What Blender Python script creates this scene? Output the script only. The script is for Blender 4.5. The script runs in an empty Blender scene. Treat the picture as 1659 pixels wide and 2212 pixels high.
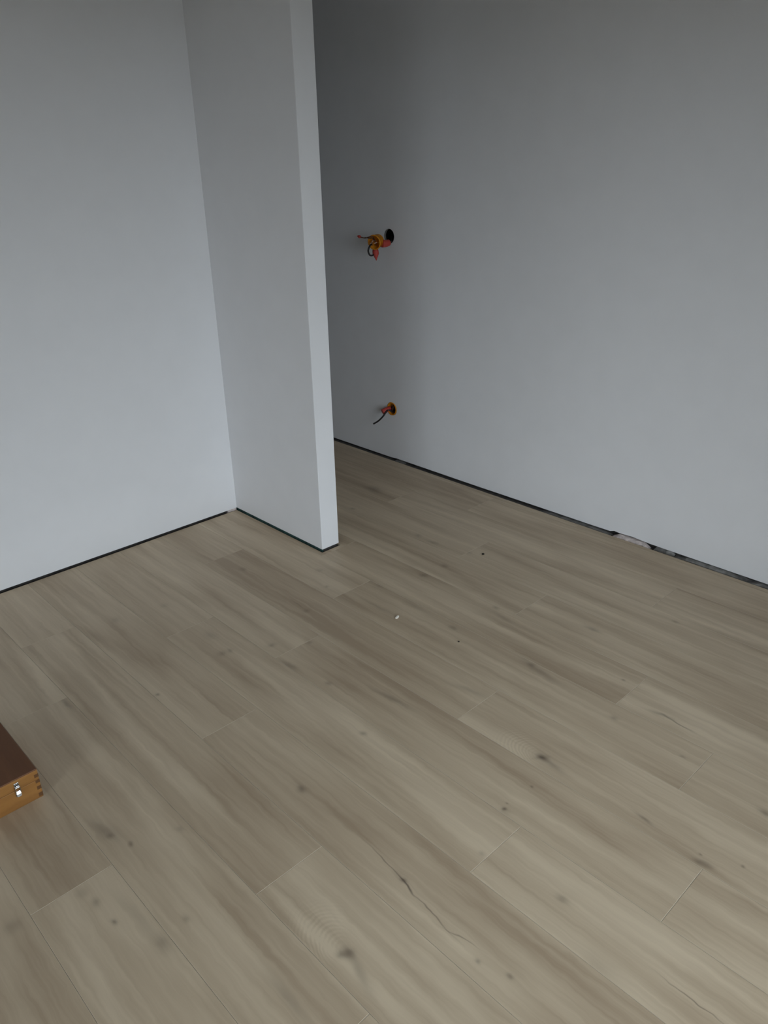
import bpy, bmesh, math, random
from mathutils import Vector, Matrix

# ------------------------------------------------------------------ camera
FPX, CX, CY, CAM_H = 1678.42, 829.5, 1106.0, 1.5
YAW, PITCH, ROLL = math.radians(43.361), math.radians(24.360), math.radians(-1.2512)
scene = bpy.context.scene
C = scene.collection
fwd = Vector((math.sin(YAW)*math.cos(PITCH), math.cos(YAW)*math.cos(PITCH), -math.sin(PITCH)))
r0 = Vector((math.cos(YAW), -math.sin(YAW), 0))
u0 = r0.cross(fwd)
right = math.cos(ROLL)*r0 + math.sin(ROLL)*u0
up = -math.sin(ROLL)*r0 + math.cos(ROLL)*u0
cd = bpy.data.cameras.new('camera')
cam = bpy.data.objects.new('camera', cd)
C.objects.link(cam)
cam.matrix_world = Matrix(((right.x, up.x, -fwd.x, 0), (right.y, up.y, -fwd.y, 0),
                           (right.z, up.z, -fwd.z, CAM_H), (0, 0, 0, 1)))
cd.sensor_fit = 'HORIZONTAL'
cd.sensor_width = 36.0
cd.lens = FPX*36.0/1659.0
cd.clip_start = 0.02
scene.camera = cam

# ------------------------------------------------------------------ sky and exposure
world = bpy.data.worlds.new('overcast_sky')
scene.world = world
world.use_nodes = True
bg = world.node_tree.nodes['Background']
bg.inputs['Color'].default_value = (0.85, 0.895, 1.0, 1)      # even grey overcast
bg.inputs['Strength'].default_value = 7.2
scene.view_settings.view_transform = 'Standard'
scene.view_settings.look = 'None'
scene.view_settings.gamma = 1.0
scene.view_settings.use_curve_mapping = False
scene.view_settings.exposure = 0.0
try:
    scene.cycles.use_denoising = True
    scene.cycles.use_adaptive_sampling = True
    scene.cycles.adaptive_threshold = 0.05
    scene.cycles.max_bounces = 8
    scene.cycles.diffuse_bounces = 5
    scene.cycles.sample_clamp_indirect = 4.0
except Exception:
    pass

# room plan (metres; camera stands at x=0, y=0)
YL = 2.940                       # left wall face (y = const)
XR = 2.800                       # right wall face (x = const)
PX0, PX1, PY = 1.813, 1.905, 2.303   # free standing end of the partition
XS, YB, YF, ZC = -2.40, -0.80, 4.60, 2.55   # side wall, window wall, corridor end, ceiling
SUB = -0.012                     # subfloor level below the laminate
WX0, WX1, WZ0, WZ1 = 0.10, 1.95, 0.06, 1.88   # opening for the patio window
SY0, SY1, SZ0, SZ1 = -0.55, 0.95, 0.06, 1.85   # opening for the window in the side wall

# ------------------------------------------------------------------ helpers
def ray(u, v):
    return right*((u-CX)/FPX) - up*((v-CY)/FPX) + fwd
def at_wall(u, v, x):            # pixel -> point on the plane at distance x (the wall it hangs on)
    d = ray(u, v); t = x/d.x
    return Vector((0, 0, CAM_H)) + d*t
def on_floor(u, v, z=0.0):
    d = ray(u, v); t = (z-CAM_H)/d.z
    return Vector((0, 0, CAM_H)) + d*t

def link(name, bm, mat, parent=None, smooth=False, kind=None):
    me = bpy.data.meshes.new(name)
    bmesh.ops.recalc_face_normals(bm, faces=bm.faces[:])
    bm.to_mesh(me); bm.free()
    mats = mat if isinstance(mat, (list, tuple)) else [mat]
    for m in mats:
        me.materials.append(m)
    if smooth:
        for p in me.polygons:
            p.use_smooth = True
    o = bpy.data.objects.new(name, me)
    C.objects.link(o)
    if parent is not None:
        o.parent = parent
    if kind:
        o['kind'] = kind
    return o

def empty(name, loc):
    o = bpy.data.objects.new(name, None)
    C.objects.link(o)
    o.location = loc
    o.empty_display_size = 0.05
    return o

def tag(o, label, cat, group=None):
    o['label'] = label; o['category'] = cat
    if group:
        o['group'] = group
    return o

def reparent(o, p):              # keep world-space vertices while the parent sits elsewhere
    o.parent = p
    o.matrix_parent_inverse = Matrix.Translation(p.location).inverted()
    return o

def box(bm, a, b, bevel=0.0, mi=0):
    vs = [bm.verts.new((x, y, z)) for x in (a[0], b[0]) for y in (a[1], b[1]) for z in (a[2], b[2])]
    fs = []
    for q in ((0, 1, 3, 2), (4, 6, 7, 5), (0, 4, 5, 1), (2, 3, 7, 6), (0, 2, 6, 4), (1, 5, 7, 3)):
        f = bm.faces.new([vs[i] for i in q]); f.material_index = mi; fs.append(f)
    if bevel > 0:
        es = list({e for f in fs for e in f.edges})
        bmesh.ops.bevel(bm, geom=es, offset=bevel, segments=2, affect='EDGES', profile=0.5)

def prism(bm, outline, z0, z1, mi=0):
    lo = [bm.verts.new((x, y, z0)) for x, y in outline]
    hi = [bm.verts.new((x, y, z1)) for x, y in outline]
    n = len(lo)
    for f in (bm.faces.new(lo[::-1]), bm.faces.new(hi)):
        f.material_index = mi
    for i in range(n):
        bm.faces.new((lo[i], lo[(i+1) % n], hi[(i+1) % n], hi[i])).material_index = mi

def frame_of(d):
    d = d.normalized()
    a = Vector((0, 0, 1)) if abs(d.z) < 0.9 else Vector((1, 0, 0))
    e1 = d.cross(a).normalized()
    return d, e1, d.cross(e1)

def lathe(bm, origin, axis, profile, n=28, closed=False):
    """profile: (distance along axis, radius)"""
    d, e1, e2 = frame_of(axis)
    rings = []
    for t, r in profile:
        ring = []
        for k in range(n):
            a = 2*math.pi*k/n
            ring.append(bm.verts.new(origin + d*t + (e1*math.cos(a)+e2*math.sin(a))*max(r, 1e-5)))
        rings.append(ring)
    for i in range(len(rings)-1 + (1 if closed else 0)):
        A, B = rings[i], rings[(i+1) % len(rings)]
        for k in range(n):
            bm.faces.new((A[k], A[(k+1) % n], B[(k+1) % n], B[k]))
    if not closed:
        bm.faces.new(rings[0][::-1]); bm.faces.new(rings[-1])

def smooth_path(pts, sub=6):
    P = [Vector(p) for p in pts]
    out = []
    for i in range(len(P)-1):
        p0 = P[max(i-1, 0)]; p1 = P[i]; p2 = P[i+1]; p3 = P[min(i+2, len(P)-1)]
        for k in range(sub):
            t = k/sub
            out.append(0.5*((2*p1) + (p2-p0)*t + (2*p0-5*p1+4*p2-p3)*t*t + (3*p1-p0-3*p2+p3)*t**3))
    out.append(P[-1])
    return out

def tube(bm, pts, r, n=10, radii=None):
    P = smooth_path(pts)
    m = len(P)
    rings = []
    d, e1, e2 = frame_of(P[1]-P[0])
    for i in range(m):
        t = (P[min(i+1, m-1)]-P[max(i-1, 0)]).normalized()
        e1 = (e1 - t*e1.dot(t)).normalized(); e2 = t.cross(e1)
        rr = r if radii is None else radii[0] + (radii[1]-radii[0])*i/(m-1)
        rings.append([bm.verts.new(P[i] + (e1*math.cos(2*math.pi*k/n)+e2*math.sin(2*math.pi*k/n))*rr) for k in range(n)])
    for i in range(m-1):
        for k in range(n):
            bm.faces.new((rings[i][k], rings[i][(k+1) % n], rings[i+1][(k+1) % n], rings[i+1][k]))
    bm.faces.new(rings[0][::-1]); bm.faces.new(rings[-1])

# ------------------------------------------------------------------ materials
def new_mat(name):
    m = bpy.data.materials.new(name)
    m.use_nodes = True
    nt = m.node_tree
    return m, nt, nt.nodes['Principled BSDF']

def plain(name, col, rough=0.6, metal=0.0, noise=0.0, scale=60.0, bump=0.0, spec=0.5):
    m, nt, b = new_mat(name)
    b.inputs['Roughness'].default_value = rough
    b.inputs['Metallic'].default_value = metal
    b.inputs['Specular IOR Level'].default_value = spec
    b.inputs['Base Color'].default_value = (*col, 1)
    if noise or bump:
        g = nt.nodes.new('ShaderNodeNewGeometry')
        n = nt.nodes.new('ShaderNodeTexNoise')
        n.inputs['Scale'].default_value = scale; n.inputs['Detail'].default_value = 4
        nt.links.new(g.outputs['Position'], n.inputs['Vector'])
        if noise:
            r = nt.nodes.new('ShaderNodeMapRange')
            r.inputs['From Min'].default_value = 0.3; r.inputs['From Max'].default_value = 0.7
            r.inputs['To Min'].default_value = 1-noise; r.inputs['To Max'].default_value = 1+noise
            mx = nt.nodes.new('ShaderNodeVectorMath'); mx.operation = 'SCALE'
            mx.inputs[0].default_value = col
            nt.links.new(n.outputs['Fac'], r.inputs['Value'])
            nt.links.new(r.outputs['Result'], mx.inputs['Scale'])
            nt.links.new(mx.outputs['Vector'], b.inputs['Base Color'])
        if bump:
            bp = nt.nodes.new('ShaderNodeBump')
            bp.inputs['Strength'].default_value = bump; bp.inputs['Distance'].default_value = 0.002
            nt.links.new(n.outputs['Fac'], bp.inputs['Height'])
            nt.links.new(bp.outputs['Normal'], b.inputs['Normal'])
    return m

M_WALL = plain('white_wall_paint', (0.80, 0.80, 0.81), 0.85, noise=0.012, scale=9, bump=0.05, spec=0.25)
M_CEIL = plain('raw_concrete_ceiling', (0.40, 0.39, 0.37), 0.95, noise=0.1, scale=3)
M_SUB = plain('grey_screed', (0.16, 0.15, 0.14), 0.95, noise=0.25, scale=30)
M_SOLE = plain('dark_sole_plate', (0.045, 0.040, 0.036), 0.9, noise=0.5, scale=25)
M_GREEN = plain('green_board_edge', (0.035, 0.085, 0.075), 0.9, noise=0.4, scale=30)
M_MORTAR = plain('grey_mortar', (0.235, 0.225, 0.21), 0.95, noise=0.5, scale=22, bump=0.6)
M_TORN = plain('torn_plaster', (0.62, 0.54, 0.51), 0.95, noise=0.25, scale=60, bump=0.6)
M_HOLE_SHADE = plain('hole_edge_shade', (0.17, 0.16, 0.15), 0.95, noise=0.3, scale=80)  # shade painted on the holes' cut edge so they read black
M_ORANGE = plain('orange_plastic', (0.72, 0.27, 0.012), 0.5, spec=0.3)
M_RED = plain('red_rubber', (0.50, 0.060, 0.045), 0.55)
M_CABLE = plain('black_cable', (0.020, 0.019, 0.020), 0.45)
M_BROWNWIRE = plain('brown_wire', (0.10, 0.035, 0.015), 0.45)
M_COPPER = plain('bare_copper', (0.85, 0.62, 0.45), 0.30, metal=1.0)
M_STEEL = plain('bright_steel', (0.55, 0.55, 0.54), 0.22, metal=1.0)
M_FRAME = plain('white_window_frame', (0.75, 0.75, 0.74), 0.4)
M_TERRACE = plain('terrace_concrete', (0.12, 0.12, 0.115), 0.9, noise=0.1, scale=4)
M_CHIP = plain('cream_chip', (0.86, 0.80, 0.70), 0.8)
M_DIRT = plain('dark_crumb', (0.030, 0.024, 0.018), 0.9)

def glass_mat():
    m = bpy.data.materials.new('window_glass'); m.use_nodes = True
    nt = m.node_tree; nt.nodes.clear()
    o = nt.nodes.new('ShaderNodeOutputMaterial'); mix = nt.nodes.new('ShaderNodeMixShader')
    t = nt.nodes.new('ShaderNodeBsdfTransparent'); g = nt.nodes.new('ShaderNodeBsdfGlossy')
    fr = nt.nodes.new('ShaderNodeFresnel'); fr.inputs['IOR'].default_value = 1.35
    t.inputs['Color'].default_value = (0.93, 0.96, 0.95, 1); g.inputs['Roughness'].default_value = 0.0
    nt.links.new(fr.outputs[0], mix.inputs[0]); nt.links.new(t.outputs[0], mix.inputs[1])
    nt.links.new(g.outputs[0], mix.inputs[2]); nt.links.new(mix.outputs[0], o.inputs[0])
    return m
M_GLASS = glass_mat()

# oak laminate decor: one material per plank, carrying that plank's own knots and cracks
def wood_mat(name, seed, tone, knots, dark=(0.400, 0.302, 0.202), light=(0.655, 0.535, 0.380), rough=0.46, axis='y', fine=1.0, mark=(0.115, 0.086, 0.062)):
    m, nt, b = new_mat(name)
    N, Lk = nt.nodes.new, nt.links.new
    def math_(op, a, c=None, d=None):
        n = N('ShaderNodeMath'); n.operation = op
        for i, v in enumerate((a, c, d)):
            if v is None: continue
            if isinstance(v, (int, float)): n.inputs[i].default_value = v
            else: Lk(v, n.inputs[i])
        return n.outputs[0]
    def vec_(op, a, c=None):
        n = N('ShaderNodeVectorMath'); n.operation = op
        for i, v in enumerate((a, c)):
            if v is None: continue
            if isinstance(v, (tuple, list, Vector)): n.inputs[i].default_value = tuple(v)
            else: Lk(v, n.inputs[i])
        return n
    def noise_(vec, detail=3.0, rough_=0.55, dist=0.0):
        n = N('ShaderNodeTexNoise'); n.inputs['Scale'].default_value = 1.0
        n.inputs['Detail'].default_value = detail; n.inputs['Roughness'].default_value = rough_
        n.inputs['Distortion'].default_value = dist
        Lk(vec, n.inputs['Vector'])
        return n
    pos = N('ShaderNodeNewGeometry').outputs['Position']
    # gentle wander of the figure
    w = noise_(vec_('MULTIPLY', pos, (26, 16, 26)).outputs[0], 2.0)
    wv = vec_('SCALE', vec_('SUBTRACT', w.outputs['Color'], (0.5, 0.5, 0.5)).outputs[0]); wv.inputs['Scale'].default_value = 0.017
    pd = vec_('ADD', pos, wv.outputs[0]).outputs[0]
    darks, rings, pale = None, None, None
    for (kx, ky, rx, ry, ang, st, ring) in knots:
        c, s = math.cos(ang), math.sin(ang)
        v = vec_('SUBTRACT', pd, (kx, ky, 0)).outputs[0]
        a = vec_('DOT_PRODUCT', v, (c/rx, s/rx, 0)).outputs['Value']
        e = vec_('DOT_PRODUCT', v, (-s/ry, c/ry, 0)).outputs['Value']
        q = math_('ADD', math_('MULTIPLY', a, a), math_('MULTIPLY', e, e))
        k = math_('MULTIPLY', math_('EXPONENT', math_('MULTIPLY', q, -1.0)), st)
        darks = k if darks is None else math_('ADD', darks, k)
        if ring:
            # growth rings bowed round the knot on its far side
            dd = vec_('MULTIPLY', vec_('SUBTRACT', pd, (kx, ky, 0)).outputs[0], (1.0, 0.62, 0)).outputs[0]
            L_ = vec_('LENGTH', dd).outputs['Value']
            fall = math_('EXPONENT', math_('MULTIPLY', math_('POWER', math_('DIVIDE', math_('SUBTRACT', L_, 0.052), 0.034), 2.0), -1.0))
            side = vec_('DOT_PRODUCT', vec_('NORMALIZE', dd).outputs[0], (-0.35, 0.94, 0)).outputs['Value']
            sd = math_('MAXIMUM', math_('MULTIPLY_ADD', side, 1.3, -0.25), 0.0)
            rg = math_('MULTIPLY', math_('MULTIPLY', math_('SINE', math_('MULTIPLY', L_, 900.0)), math_('MULTIPLY', fall, sd)), ring)
            rings = rg if rings is None else math_('ADD', rings, rg)
            pl = math_('MULTIPLY', math_('MULTIPLY', fall, sd), ring)
            pale = pl if pale is None else math_('ADD', pale, pl)
    off = (seed*7.31, seed*3.17, seed*1.93)
    if axis == 'y': s1, s2, s3 = (150, 5.0, 1), (34, 1.5, 1), (9, 1.1, 1)
    else: s1, s2, s3 = (5.0, 150, 150), (1.5, 34, 34), (1.1, 9, 9)
    sh = vec_('ADD', pd, off).outputs[0]
    f1 = noise_(vec_('MULTIPLY', sh, s1).outputs[0], 3.0, 0.6, 0.3).outputs['Fac']
    f2 = noise_(vec_('MULTIPLY', sh, s2).outputs[0], 2.0, 0.5, 0.6).outputs['Fac']
    f3 = noise_(vec_('MULTIPLY', sh, s3).outputs[0], 2.0, 0.5, 0.8).outputs['Fac']
    t = math_('ADD', math_('MULTIPLY_ADD', math_('SUBTRACT', f1, 0.5), 0.42*fine, tone),
              math_('ADD', math_('MULTIPLY', math_('SUBTRACT', f2, 0.5), 1.05), math_('MULTIPLY', math_('SUBTRACT', f3, 0.5), 1.75)))
    if rings is not None:
        t = math_('ADD', t, math_('MULTIPLY_ADD', rings, 0.13, math_('MULTIPLY', pale, 0.16)))
    ramp = N('ShaderNodeMix'); ramp.data_type = 'RGBA'; ramp.clamp_factor = True
    ramp.inputs['A'].default_value = (*dark, 1); ramp.inputs['B'].default_value = (*light, 1)
    Lk(t, ramp.inputs['Factor'])
    col = ramp.outputs['Result']
    if darks is not None:
        mk = N('ShaderNodeMix'); mk.data_type = 'RGBA'; mk.clamp_factor = True
        Lk(math_('MINIMUM', darks, 0.9), mk.inputs['Factor']); Lk(col, mk.inputs['A'])
        mk.inputs['B'].default_value = (*mark, 1)
        col = mk.outputs['Result']
    Lk(col, b.inputs['Base Color'])
    b.inputs['Roughness'].default_value = rough
    b.inputs['Specular IOR Level'].default_value = 0.35
    bp = N('ShaderNodeBump'); bp.inputs['Strength'].default_value = 0.12; bp.inputs['Distance'].default_value = 0.0006
    Lk(f1, bp.inputs['Height']); Lk(bp.outputs['Normal'], b.inputs['Normal'])
    return m
M_BEVEL = plain('plank_edge_bevel', (0.58, 0.49, 0.365), 0.6)

# ------------------------------------------------------------------ room shell
def slab(name, a, b, mat, parent=None, kind='structure'):
    bm = bmesh.new(); box(bm, a, b)
    return link(name, bm, mat, parent, kind=kind if parent is None else None)

floor = slab('floor', (XS-0.3, YB-0.3, SUB-0.12), (XR+0.3, YF+0.3, SUB), M_SUB)
ceiling = slab('ceiling', (XS-0.3, YB-0.3, ZC), (XR+0.3, YF+0.3, ZC+0.2), M_CEIL)

GL, GP, GR = 0.009, 0.009, 0.009         # height of the open gap under the boards
wall_left = slab('wall_left', (XS-0.2, YL, GL), (PX0+0.02, YL+0.10, ZC), M_WALL)
slab('sole_plate', (XS-0.2, YL+0.014, SUB), (PX0, YL+0.09, GL), M_SOLE, wall_left)

bm = bmesh.new(); box(bm, (PX0, PY, GP), (PX1, YL+0.10, ZC), 0.0025)
wall_partition = link('wall_partition', bm, M_WALL, kind='structure')
slab('sole_plate', (PX0+0.006, PY+0.008, SUB), (PX1-0.008, YL+0.09, GP+0.002), M_GREEN, wall_partition)
slab('sole_plate', (PX0+0.012, PY+0.004, SUB), (PX1-0.010, PY+0.008, GP+0.002), M_SOLE, wall_partition)
wall_corridor = slab('wall_corridor', (PX0, YF, SUB), (XR+0.2, YF+0.2, ZC), M_WALL)
wall_hall = slab('wall_hall', (PX0, YL+0.10, SUB), (PX0+0.06, YF, ZC), M_WALL)

# right wall: a 12.5 mm board with two round cut-outs, studs and a dark cavity behind it
HOLE_U = at_wall(840.5, 510.5, XR)
HOLE_L = at_wall(847.0, 883.5, XR)
HR_U, HR_L = 0.035, 0.035
# lower edge of the board: (y, z) from the far end to the near end, torn up at one place
low_edge = [(YF, .008), (3.40, .008), (2.90, .007), (2.86, .010), (2.30, .008), (1.90, .009), (1.62, .009), (1.535, .010),
            (1.515, .017), (1.49, .015), (1.43, .018), (1.38, .015), (1.345, .013), (1.20, .012), (0.86, .011), (0.3, .010), (YB-0.2, .010)]
def wall_sheet(x0, x1):
    bm = bmesh.new()
    outer = [(y, z) for y, z in low_edge] + [(YB-0.2, ZC), (YF, ZC)]
    def ring(pts):
        vs = [bm.verts.new((x0, y, z)) for y, z in pts]
        return [bm.edges.new((vs[i], vs[(i+1) % len(vs)])) for i in range(len(vs))]
    es = ring(outer)
    for hc, hr in ((HOLE_U, HR_U), (HOLE_L, HR_L)):
        es += ring([(hc.y+hr*math.cos(2*math.pi*k/40), hc.z+hr*math.sin(2*math.pi*k/40)) for k in range(40)])
    bmesh.ops.triangle_fill(bm, use_beauty=True, use_dissolve=False, edges=es)
    faces = bm.faces[:]
    r = bmesh.ops.extrude_face_region(bm, geom=faces)
    vs = [g for g in r['geom'] if isinstance(g, bmesh.types.BMVert)]
    bmesh.ops.translate(bm, verts=vs, vec=(x1-x0, 0, 0))
    for f in bm.faces:                       # cut edge inside the round openings, coloured dark to stand for shade
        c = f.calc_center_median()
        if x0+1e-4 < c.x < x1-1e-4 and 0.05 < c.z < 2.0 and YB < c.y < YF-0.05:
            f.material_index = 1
    return bm
wall_right = link('wall_right', wall_sheet(XR, XR+0.0125), [M_WALL, M_HOLE_SHADE], kind='structure')
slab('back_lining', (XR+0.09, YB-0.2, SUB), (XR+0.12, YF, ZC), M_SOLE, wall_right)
slab('sole_plate', (XR+0.022, YB-0.2, SUB), (XR+0.085, YF, 0.045), M_SOLE, wall_right)
slab('head_plate', (XR+0.014, YB-0.2, ZC-0.05), (XR+0.085, YF, ZC), M_SOLE, wall_right)

# grey mortar, torn plaster left in the open gap under the right wall
rnd = random.Random(5)
def rough_strip(name, mat, y0, y1, xin, xout, zt, zb, seed, amp=0.004, n=None):
    """ragged bar running along the wall foot"""
    rr = random.Random(seed); bm = bmesh.new()
    n = n or max(6, int(abs(y1-y0)/0.025))
    rows = []
    for i in range(n+1):
        y = y0+(y1-y0)*i/n
        j = lambda a=amp: (rr.random()-0.5)*a
        taper = min(1.0, 4*i/n+0.25, 4*(n-i)/n+0.25)
        rows.append([bm.verts.new(p) for p in ((xin+j(), y, zb), (xin+j()*1.6, y+j(), zb+(zt-zb)*taper*0.7+j()*.5),
                                               (xin+(xout-xin)*0.45+j(), y, zb+(zt-zb)*taper+j()*.5), (xout, y, zb+(zt-zb)*taper), (xout, y, zb))])
    for i in range(n):
        for k in range(5):
            bm.faces.new((rows[i][k], rows[i][(k+1) % 5], rows[i+1][(k+1) % 5], rows[i+1][k]))
    bm.faces.new(rows[0]); bm.faces.new(rows[-1][::-1])
    return link(name, bm, mat, wall_right)
rough_strip('mortar_strip', M_MORTAR, 1.235, 0.93, XR-0.010, XR+0.020, 0.006, SUB, 1)
rough_strip('mortar_strip', M_MORTAR, 0.96, 0.55, XR-0.008, XR+0.020, 0.002, SUB, 2)
rough_strip('mortar_strip', M_MORTAR, 1.33, 1.24, XR+0.003, XR+0.020, 0.010, SUB, 3)
rough_strip('torn_plaster', M_TORN, 1.52, 1.345, XR-0.014, XR+0.010, 0.011, SUB, 4, 0.006, 12)
rough_strip('mortar_strip', M_MORTAR, 1.90, 1.53, XR-0.002, XR+0.020, -0.003, SUB, 5)
rough_strip('mortar_strip', M_MORTAR, 2.88, 2.80, XR-0.006, XR+0.020, -0.002, SUB, 6)

# window wall behind the camera and side wall, each with a tall glazed opening
wb = bmesh.new()
for a, b in (((XS, WZ1), (XR, ZC)), ((XS, SUB), (WX0, WZ1)), ((WX1, SUB), (XR, WZ1)), ((WX0, SUB), (WX1, WZ0))):
    box(wb, (a[0], YB-0.2, a[1]), (b[0], YB, b[1]))
wall_window = link('wall_window', wb, M_WALL, kind='structure')
wb = bmesh.new()
for a, b in (((YB-0.2, SZ1), (YL, ZC)), ((YB-0.2, SUB), (SY0, SZ1)), ((SY1, SUB), (YL, SZ1)), ((SY0, SUB), (SY1, SZ0))):
    box(wb, (XS-0.2, a[0], a[1]), (XS, b[0], b[1]))
slab('filler', (1.765, YL+0.001, SUB), (PX0-0.001, YL+0.013, GL+0.001), M_TORN, wall_left)
wall_side = link('wall_side', wb, M_WALL, kind='structure')

def glazed(name, a0, a1, z0, z1, place):
    """frame, mullion and two panes; place(a, depth, z) gives the point in the room"""
    fw = 0.06
    root = empty(name, place((a0+a1)/2, 0.10, z0)); root['kind'] = 'structure'
    am = (a0+a1)/2
    def part(nm, p, q, mat):
        A, B = place(*p), place(*q)
        lo = [min(A[i], B[i]) for i in range(3)]; hi = [max(A[i], B[i]) for i in range(3)]
        bm = bmesh.new(); box(bm, lo, hi, 0.002)
        reparent(link(nm, bm, mat), root)
    part('window_frame', (a0, .06, z0), (a0+fw, .14, z1), M_FRAME)
    part('window_frame', (a1-fw, .06, z0), (a1, .14, z1), M_FRAME)
    part('window_frame', (a0+fw, .06, z0), (a1-fw, .14, z0+fw), M_FRAME)
    part('window_frame', (a0+fw, .06, z1-fw), (a1-fw, .14, z1), M_FRAME)
    part('mullion', (am-fw/2, .06, z0+fw), (am+fw/2, .14, z1-fw), M_FRAME)
    for p, q in ((a0+fw, am-fw/2), (am+fw/2, a1-fw)):
        part('pane', (p, .097, z0+fw), (q, .103, z1-fw), M_GLASS)
    pl = bpy.data.lights.new('window_portal', 'AREA')      # sampling portal only, gives off no light itself
    pl.shape = 'RECTANGLE'; pl.size = a1-a0; pl.size_y = z1-z0
    pl.cycles.is_portal = True
    po = bpy.data.objects.new('window_portal', pl); C.objects.link(po)
    po.location = place(am, 0.21, (z0+z1)/2)
    inward = Vector(place(am, 0, 1))-Vector(place(am, 1, 1))
    po.rotation_euler = inward.to_track_quat('-Z', 'Z').to_euler()
glazed('window_1', WX0, WX1, WZ0, WZ1, lambda a, d, z: (a, YB-d, z))
glazed('window_2', SY0, SY1, SZ0, SZ1, lambda a, d, z: (XS-d, a, z))
terrace = slab('terrace_ground', (-40, -40, -0.30), (40, 40, -0.20), M_TERRACE)

# ------------------------------------------------------------------ laminate planks
GW, GX0, PLEN = 0.193, 1.015, 1.380
row_joint = {-14: .7, -13: .2, -12: 1.0, -11: .45, -10: .9, -9: .15, -8: .62, -7: 1.21, -6: .35, -5: .98, -4: 1.42, -3: .737,
             -2: 1.112, -1: 1.65, 0: .812, 1: .442, 2: 1.188, 3: .598, 4: .897, 5: 1.42, 6: .48, 7: 1.10, 8: .76, 9: .3}
# knots, streaks and cracks seen on the boards: pixel, radius across and along the grain (m), turn, strength, rings
K = []
def knot(u, v, rx, ry, st, ang=0.0, ring=0.0):
    p = on_floor(u, v); K.append((p.x, p.y, rx, ry, ang, st, ring))
def streak(u1, v1, u2, v2, wid, st):
    a, b = on_floor(u1, v1), on_floor(u2, v2)
    d = b-a; c = (a+b)/2
    ang = math.atan2(-d.x, d.y)
    K.append((c.x, c.y, wid, max(d.length*0.55, wid), ang, st, 0.0))
knot(1172, 1636, .011, .017, .55, 0, 1.0); streak(1175, 1636, 1215, 1668, .010, .35); streak(1150, 1638, 1185, 1634, .007, .25)
knot(752, 2058, .012, .016, .55, 0, 1.0); streak(760, 2066, 800, 2140, .010, .33); knot(735, 2062, .010, .010, .3)
streak(200, 1776, 250, 1812, .017, .42); knot(238, 1806, .007, .010, .3)
knot(281, 1824, .006, .009, .50); knot(248, 1990, .006, .009, .55); knot(207, 1951, .010, .014, .35); knot(178, 1928, .012, .016, .22)
knot(350, 2038, .018, .022, .30); knot(400, 1985, .009, .012, .30); knot(28, 2002, .02, .02, .25)
streak(800, 1830, 872, 1899, .0016, .55); streak(868, 1896, 892, 1930, .0022, .75); streak(890, 1926, 969, 2010, .0016, .6); streak(966, 2008, 1024, 2042, .0014, .5)
knot(874, 1903, .008, .010, .40); knot(862, 1888, .012, .018, .15); knot(1035, 2079, .005, .007, .42); knot(1101, 2110, .006, .008, .45)
knot(1090, 1747, .005, .006, .62); knot(1095, 1736, .003, .004, .45); knot(1150, 1699, .003, .005, .5); knot(1093, 1752, .010, .014, .2)
knot(1213, 1941, .010, .015, .38); streak(1376, 1757, 1412, 1782, .005, .5)
knot(1512, 1862, .011, .016, .48); knot(1532, 1872, .009, .012, .3); knot(1511, 1842, .003, .004, .5); knot(1607, 1873, .004, .005, .5)
streak(1442, 2119, 1562, 2211, .0015, .62); streak(1406, 1536, 1452, 1552, .006, .42); streak(1440, 1548, 1492, 1578, .003, .6)
streak(1128, 1424, 1196, 1470, .013, .32); knot(1146, 1436, .010, .014, .3)
knot(1346, 1469, .004, .006, .45); streak(1265, 1352, 1295, 1366, .009, .40); knot(1458, 1343, .008, .012, .38)
knot(1072, 1313, .010, .014, .38); streak(1066, 1322, 1110, 1350, .010, .18)
streak(812, 1490, 880, 1527, .009, .42); knot(785, 1584, .008, .011, .40); knot(710, 1477, .009, .012, .34)
knot(588, 1393, .014, .012, .36); knot(668, 1388, .008, .010, .30); streak(612, 1428, 640, 1446, .010, .34)
knot(660, 1320, .012, .014, .33); streak(630, 1296, 655, 1314, .003, .3); knot(706, 1267, .007, .009, .30); knot(690, 1232, .012, .014, .22); knot(525, 1230, .012, .016, .28)
knot(652, 1705, .009, .012, .42); knot(340, 1501, .006, .008, .50); streak(133, 1508, 156, 1532, .007, .40)
knot(480, 1412, .016, .016, .32); knot(497, 1405, .008, .014, .35); knot(455, 1372, .022, .03, .2); knot(250, 1340, .014, .022, .22); knot(355, 1308, .014, .020, .2)
knot(915, 1243, .014, .018, .36); knot(960, 1222, .010, .016, .36); knot(905, 1157, .012, .018, .30); streak(925, 1168, 945, 1176, .010, .3)
knot(806, 1056, .030, .05, .34); knot(762, 1099, .010, .014, .35); knot(976, 1356, .012, .018, .36); streak(870, 1290, 930, 1330, .014, .2)
knot(1012, 1193, .012, .018, .32); streak(1235, 1165, 1268, 1178, .008, .25); knot(1326, 1550, .008, .012, .34)
knot(1655, 1758, .010, .02, .5); knot(822, 1265, .02, .02, .2); streak(775, 1290, 850, 1330, .012, .2); knot(1475, 1636, .006, .008, .3); knot(1042, 1845, .008, .010, .28)
streak(985, 1480, 1050, 1506, .012, .28); streak(640, 1690, 665, 1712, .008, .2); knot(390, 1790, .008, .012, .25)
streak(255, 1935, 345, 2030, .012, .22); streak(585, 2110, 660, 2205, .012, .28); streak(1265, 2060, 1330, 2120, .02, .15)

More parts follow.
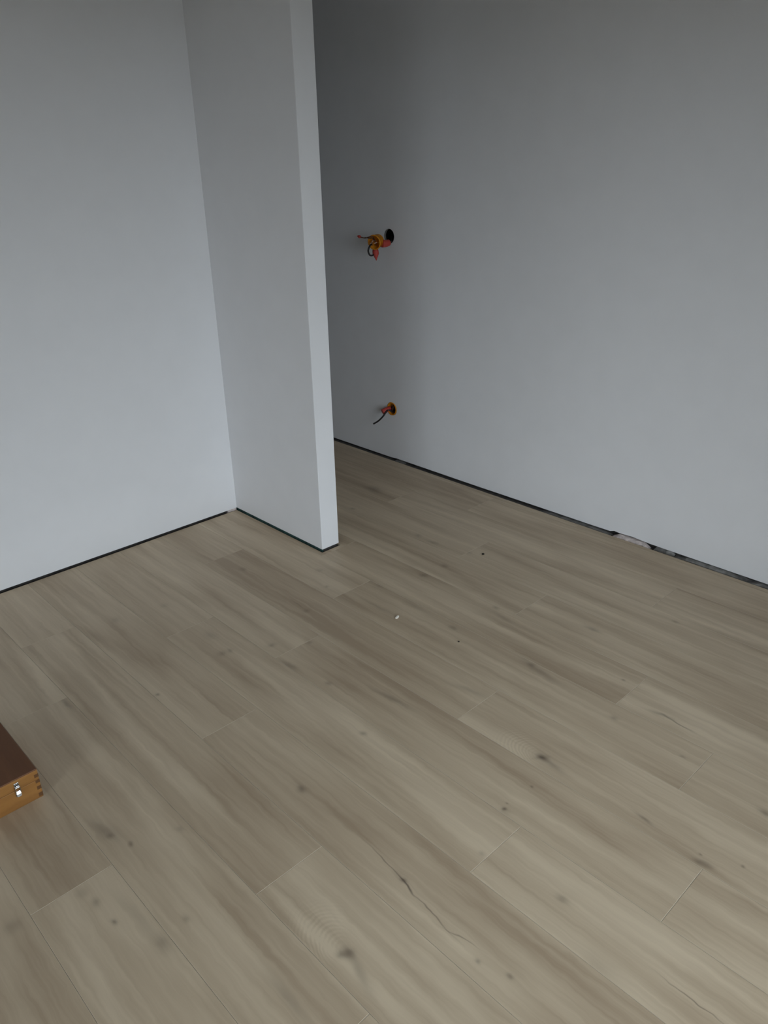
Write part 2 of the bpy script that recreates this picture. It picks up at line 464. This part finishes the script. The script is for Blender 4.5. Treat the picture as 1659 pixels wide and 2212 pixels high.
BEV = 0.0007
def plank_mesh(outline, bevel=True):
    bm = bmesh.new()
    n = len(outline)
    lo = [bm.verts.new((x, y, SUB+0.003)) for x, y in outline]
    mid = [bm.verts.new((x, y, -BEV*0.7)) for x, y in outline]
    hi = []
    for i in range(n):
        p0 = Vector((*outline[i-1], 0)); p1 = Vector((*outline[i], 0)); p2 = Vector((*outline[(i+1) % n], 0))
        d1 = (p1-p0).normalized(); d2 = (p2-p1).normalized()
        n1 = Vector((-d1.y, d1.x, 0)); n2 = Vector((-d2.y, d2.x, 0))     # inward for counter-clockwise outlines
        q = p1 + (n1+n2)*BEV
        hi.append(bm.verts.new((q.x, q.y, 0)))
    bm.faces.new(lo[::-1])
    bm.faces.new(hi)
    for i in range(n):
        j = (i+1) % n
        bm.faces.new((lo[i], lo[j], mid[j], mid[i]))
        f = bm.faces.new((mid[i], mid[j], hi[j], hi[i])); f.material_index = 1
    return bm

rt = random.Random(11)
# boards whose shade can be read in the picture: (row, index of the joint at its near end)
tone_pick = {(-2, 0): .36, (-2, -1): .66, (2, 0): .36, (2, -1): .66, (4, 0): .34, (4, -1): .58, (3, 0): .52, (3, -1): .38, (-1, 0): .44, (-1, -1): .44,
             (0, 0): .52, (0, -1): .64, (1, 0): .46, (1, -1): .60, (-4, 0): .36, (-4, -1): .56, (-3, 0): .56, (-3, -1): .50}
GAP = 0.00025
seed = 0
for k in range(-21, 10):
    x0 = GX0+GW*k; x1 = min(x0+GW, XR-0.018)
    if x1-x0 < 0.02 or x1 < XS+0.01: continue
    x0 = max(x0, XS+0.010)
    y_end = YL-0.006 if x1 <= PX0+0.0 else YF-0.01
    j = row_joint.get(k, .5)
    ys = sorted({j+PLEN*m for m in range(-4, 5)})
    cuts = [YB+0.010] + [y for y in ys if YB+0.08 < y < y_end-0.05] + [y_end]
    for a, b in zip(cuts[:-1], cuts[1:]):
        seed += 1
        a_, b_ = a+GAP, b-GAP
        xa, xb = x0+GAP, x1-GAP
        outlines = [[(xa, a_), (xb, a_), (xb, b_), (xa, b_)]]
        if xa < PX0 and xb > PX1-0.0 and b_ > PY:
            # board notched round the end of the partition
            e = 0.004
            outlines = [[(xa, a_), (xb, a_), (xb, b_), (PX1+e, b_), (PX1+e, PY-e), (PX0-e, PY-e), (PX0-e, min(b_, YL-0.006)), (xa, min(b_, YL-0.006))]] if a_ < PY-e else \
                       [[(PX1+e, a_), (xb, a_), (xb, b_), (PX1+e, b_)]]
        kn = [q for q in K if xa <= q[0] <= xb and a_ <= q[1] <= b_]
        tone = tone_pick.get((k, int(round((a-j)/PLEN)) if abs(a-cuts[0]) > 1e-6 else int(math.floor((b-j-0.01)/PLEN))), 0.50+(rt.random()-0.5)*0.22)
        mat = wood_mat('oak_decor', seed*1.37, 0.5+(tone-0.5)*0.65, kn)
        for ol in outlines:
            link('plank', plank_mesh(ol), [mat, M_BEVEL], floor)

# ------------------------------------------------------------------ wooden case at the left edge
BX, BY, BH = 0.409, 1.756, 0.092
BL, BD = 0.42, 0.30
M_TOP = wood_mat('mahogany_top', 90.1, 0.5, [], dark=(0.090, 0.036, 0.016), light=(0.165, 0.070, 0.030), rough=0.6, axis='y', fine=0.7)
M_PINE = wood_mat('varnished_pine', 91.7, 0.5, [], dark=(0.185, 0.078, 0.018), light=(0.330, 0.155, 0.040), rough=0.5, axis='x', fine=0.6)
M_PINE_END = wood_mat('pine_end_grain', 92.3, 0.5, [], dark=(0.09, 0.038, 0.012), light=(0.150, 0.066, 0.020), rough=0.6, axis='y', fine=0.6)
case = empty('wooden_case', (BX-BL/2, BY+BD/2, 0))
tag(case, 'shallow varnished wooden case with brown top and steel latch on the laminate floor', 'wooden case')
def cpart(name, a, b, mat, bevel=0.0012, parent=None):
    bm = bmesh.new(); box(bm, a, b, bevel)
    return reparent(link(name, bm, mat), case if parent is None else parent)
tk, lidz, hz = 0.011, 0.058, BH-0.004
body_front = cpart('front_board', (BX-BL, BY, 0.0), (BX, BY+tk, lidz-0.0006), M_PINE)
cpart('back_board', (BX-BL, BY+BD-tk, 0), (BX, BY+BD, lidz-0.0006), M_PINE)
sb1 = cpart('side_board', (BX-tk, BY+tk, 0), (BX-0.0004, BY+BD-tk, lidz-0.0006), M_PINE)
cpart('side_board', (BX-BL, BY+tk, 0), (BX-BL+tk, BY+BD-tk, lidz-0.0006), M_PINE)
cpart('bottom_panel', (BX-BL+tk, BY+tk, 0.002), (BX-tk, BY+BD-tk, 0.006), M_TOP)
lid = cpart('lid', (BX-BL+tk, BY+tk, hz), (BX-tk, BY+BD-tk, hz+0.0005), M_TOP, 0.0)
def lpart(name, a, b, mat, bevel=0.0012):
    bm = bmesh.new(); box(bm, a, b, bevel); o = link(name, bm, mat); o.parent = lid
    return o
lpart('top_panel', (BX-BL, BY, hz), (BX, BY+BD, BH), M_TOP, 0.0014)
lpart('front_rim', (BX-BL, BY, lidz), (BX, BY+tk, hz), M_PINE)
lpart('back_rim', (BX-BL, BY+BD-tk, lidz), (BX, BY+BD, hz), M_PINE)
lpart('side_rim', (BX-tk, BY+tk, lidz), (BX-0.0004, BY+BD-tk, hz), M_PINE)
lpart('side_rim', (BX-BL, BY+tk, lidz), (BX-BL+tk, BY+BD-tk, hz), M_PINE)
# finger joints: end grain of the side boards showing on the front
for z0, z1 in ((0.004, 0.016), (0.027, 0.038), (0.048, 0.0570)):
    cpart('finger_joint', (BX-0.0105, BY-0.0004, z0), (BX+0.0002, BY+0.010, z1), M_PINE_END, 0.0004)
cpart('finger_joint', (BX-0.0105, BY-0.0004, 0.066), (BX+0.0002, BY+0.010, 0.076), M_PINE_END, 0.0004)
# toggle latch
lx = BX-0.0555
latch = empty('latch', (lx, BY, lidz)); latch.parent = case; latch.matrix_parent_inverse = Matrix.Translation(case.location).inverted()
def tpart(name, fn):
    bm = bmesh.new(); fn(bm); o = link(name, bm, M_STEEL, smooth=False)
    o.parent = latch; o.matrix_parent_inverse = (Matrix.Translation(case.location).inverted() @ Matrix.Identity(4)) if False else Matrix.Translation(Vector((lx, BY, lidz))).inverted()
    return o
tpart('latch_plate', lambda b: box(b, (lx-.0068, BY-.0016, .038), (lx+.0068, BY, .055), .0006))
def lever(b):
    prof = [(-.0017, .0395), (-.0055, .0385), (-.0085, .042), (-.0072, .050), (-.0042, .0555), (-.0017, .0555)]
    L = [b.verts.new((lx-.0056, BY+y, z)) for y, z in prof]; R_ = [b.verts.new((lx+.0056, BY+y, z)) for y, z in prof]
    b.faces.new(L); b.faces.new(R_[::-1])
    for i in range(len(prof)):
        q = (i+1) % len(prof); b.faces.new((L[i], L[q], R_[q], R_[i]))
    bmesh.ops.bevel(b, geom=b.edges[:], offset=.0010, segments=2, affect='EDGES')
tpart('lever', lever)
def bail(b):
    tube(b, [(lx-.0058, BY-.0045, .051), (lx-.0058, BY-.0060, .062), (lx-.0045, BY-.0055, .072), (lx+.0045, BY-.0055, .072), (lx+.0058, BY-.0060, .062), (lx+.0058, BY-.0045, .051)], .0011, 8)
tpart('bail', bail)
def hook(b):
    box(b, (lx-.0060, BY-.0014, .064), (lx+.0060, BY, .080), .0005)
    tube(b, [(lx-.0060, BY-.0035, .0685), (lx+.0060, BY-.0035, .0685)], .0034, 10)
tpart('keeper', hook)
for z in (.0445, .0775):
    tpart('screw', lambda b, z=z: lathe(b, Vector((lx+(0.0 if z > .05 else .0), BY-.0014, z)), Vector((0, -1, 0)), [(0, .0026), (.0006, .0026), (.0013, .0015), (.0015, .0002)], 12))

# ------------------------------------------------------------------ junction box pulled out of the upper hole
def jpart(root, name, fn, mat, smooth=True, parent=None):
    bm = bmesh.new(); fn(bm)
    o = link(name, bm, mat, smooth=smooth)
    reparent(o, root)
    return o
def cup(bm, org, axis, r, depth, wall=0.002, lip=0.003):
    # org: centre of the back, axis towards the mouth
    lathe(bm, org, axis, [(0, r*0.15), (0, r*0.86), (depth*.12, r*0.95), (depth-.004, r), (depth-.004, r+lip), (depth, r+lip), (depth, r-wall), (wall, r-wall-.001), (wall, r*0.15)], 30, closed=True)
    lathe(bm, org+axis.normalized()*0.0003, axis, [(0, r*0.16), (wall-.0005, r*0.16)], 16)

bc = at_wall(814, 521, XR-0.085)
ub = empty('junction_box', bc)
tag(ub, 'orange electrical box dangling on its cable from the upper hole in the wall', 'electrical box', 'electrical boxes on the right wall')
ax = Vector((-0.86, -0.22, -0.12)).normalized()
back = bc - ax*0.020
cupo = jpart(ub, 'cup', lambda b: cup(b, back, ax, .0325, .046), M_ORANGE)
d_, e1_, e2_ = frame_of(ax)
P = lambda u, v, x: at_wall(u, v, x)
mouth = back + ax*0.044
jpart(ub, 'sleeve', lambda b: tube(b, [P(826, 526, XR-.070), P(833, 526, XR-.050), P(840, 524, XR-.030)], .016, 14, (.0185, .0150)), M_RED)
jpart(ub, 'cable', lambda b: tube(b, [P(836, 525, XR-.040), P(845, 522, XR-.012), P(846, 516, XR+.020), P(846, 500, XR+.060)], .0045, 10), M_CABLE)
jpart(ub, 'sleeve', lambda b: lathe(b, P(810.5, 536, XR-.080), P(812.8, 561, XR-.082)-P(810.5, 536, XR-.080), [(0, .011), (.012, .0150), (.026, .0155), (.034, .0125), (.048, .0055), (.058, .0012)], 16), M_RED)
jpart(ub, 'cable', lambda b: tube(b, [P(803, 526, XR-.110), P(797.5, 534, XR-.135), P(795.5, 543, XR-.135), P(799, 551, XR-.120), P(805, 551.5, XR-.100), P(809.5, 548, XR-.088)], .0042, 10), M_CABLE)
jpart(ub, 'wire', lambda b: tube(b, [P(811, 522, XR-.100), P(806, 512, XR-.125), P(802, 510.5, XR-.140), P(790, 514, XR-.150), P(782, 513, XR-.155), P(775, 511.0, XR-.158)], .0026, 8), M_BROWNWIRE)
jpart(ub, 'wire', lambda b: tube(b, [P(809, 519, XR-.100), P(804, 514, XR-.128), P(798, 514.5, XR-.138), P(788, 513, XR-.146)], .0022, 8), M_CABLE)
jpart(ub, 'wire_cap', lambda b: lathe(b, P(779, 512, XR-.157), P(769, 509, XR-.16)-P(779, 512, XR-.157), [(0, .0050), (.006, .0072), (.014, .0055), (.022, .0022)], 12), M_RED)
jpart(ub, 'wire', lambda b: tube(b, [P(804, 530, XR-.095), P(803, 523, XR-.122), P(807, 519, XR-.124), P(812, 524, XR-.105), P(812, 530, XR-.09)], .0026, 8), M_BROWNWIRE)
for uu, vv in ((805, 520.5), (802, 525), (810.5, 525)):
    q = P(uu, vv, XR-.128)
    jpart(ub, 'wire_end', lambda b, q=q: tube(b, [q+Vector((.012, 0, .002)), q+Vector((.006, .001, .001)), q, q+Vector((-.003, .004, -.002))], .0021, 8), M_COPPER)
for sg in (1, -1):
    jpart(ub, 'screw_post', lambda b, sg=sg: lathe(b, back+ax*.006+e1_*sg*.0262, ax, [(0, .0045), (.036, .0045), (.036, .0034), (.0375, .0034)], 12), M_ORANGE)

# lower box, still sitting crooked in its hole
lb = empty('junction_box', HOLE_L)
tag(lb, 'orange electrical box sitting crooked in the lower hole near the floor', 'electrical box', 'electrical boxes on the right wall')
axl = Vector((-1.0, 0.03, 0.02)).normalized()
lback = HOLE_L + Vector((0.049, 0, 0))
jpart(lb, 'cup', lambda b: cup(b, lback, axl, .0325, .052, lip=.0028), M_ORANGE)
jpart(lb, 'cable', lambda b: tube(b, [HOLE_L+Vector((.040-.0011*k, .019*math.cos(k*.55), .019*math.sin(k*.55))) for k in range(24)], .0058, 10), M_CABLE)  # black loops added to stand for the shade inside the cup
jpart(lb, 'cable', lambda b: tube(b, [HOLE_L+Vector((.036-.0011*k, .008*math.cos(k*.7), .008*math.sin(k*.7))) for k in range(14)], .0055, 10), M_CABLE)  # inner loops, likewise added to darken the back of the cup
jpart(lb, 'sleeve', lambda b: tube(b, [P(842, 882, XR+.004), P(836, 884.5, XR-.018), P(831, 887.5, XR-.034), P(826.5, 890, XR-.046)], .013, 14, (.0120, .0165)), M_RED)
jpart(lb, 'cable', lambda b: tube(b, [P(837, 886, XR-.028), P(832, 893, XR-.050), P(826, 901, XR-.058), P(817, 909.5, XR-.064), P(807, 915.5, XR-.068)], .0046, 10), M_CABLE)
jpart(lb, 'cable', lambda b: tube(b, [P(846, 888, XR+.030), P(847, 890, XR+.008), P(844, 887, XR-.006), P(838, 885, XR-.020)], .0046, 10), M_CABLE)
jpart(lb, 'wire', lambda b: tube(b, [P(846, 880, XR+.028), P(848, 876, XR+.004), P(849, 882, XR-.004), P(846, 887, XR+.010)], .0024, 8), M_BROWNWIRE)

# ------------------------------------------------------------------ crumbs on the floor
def crumb(name, u, v, sx, sy, sz, ang, mat, label, seed):
    p = on_floor(u, v); rr = random.Random(seed); bm = bmesh.new()
    bmesh.ops.create_icosphere(bm, subdivisions=2, radius=1.0)
    c, s = math.cos(ang), math.sin(ang)
    for q in bm.verts:
        f = 1+0.22*(rr.random()-0.5)
        x, y, z = q.co.x*sx*f, q.co.y*sy*f, max(q.co.z*f, -0.7)*sz
        q.co = Vector((p.x+c*x-s*y, p.y+s*x+c*y, z+0.7*sz))
    o = link(name, bm, mat)
    tag(o, label, 'debris')
crumb('plaster_chip', 858, 1334, .0056, .0130, .0032, math.radians(-70), M_CHIP, 'small cream chip lying on the oak laminate', 1)
crumb('dirt_crumb', 1043.5, 1198, .0065, .0055, .0035, .4, M_DIRT, 'dark round crumb on the laminate out from the wall with the two holes', 2)
crumb('dirt_crumb', 991, 1386.5, .0028, .0032, .002, .4, M_DIRT, 'tiny dark speck on the laminate, smallest of the loose debris', 3)
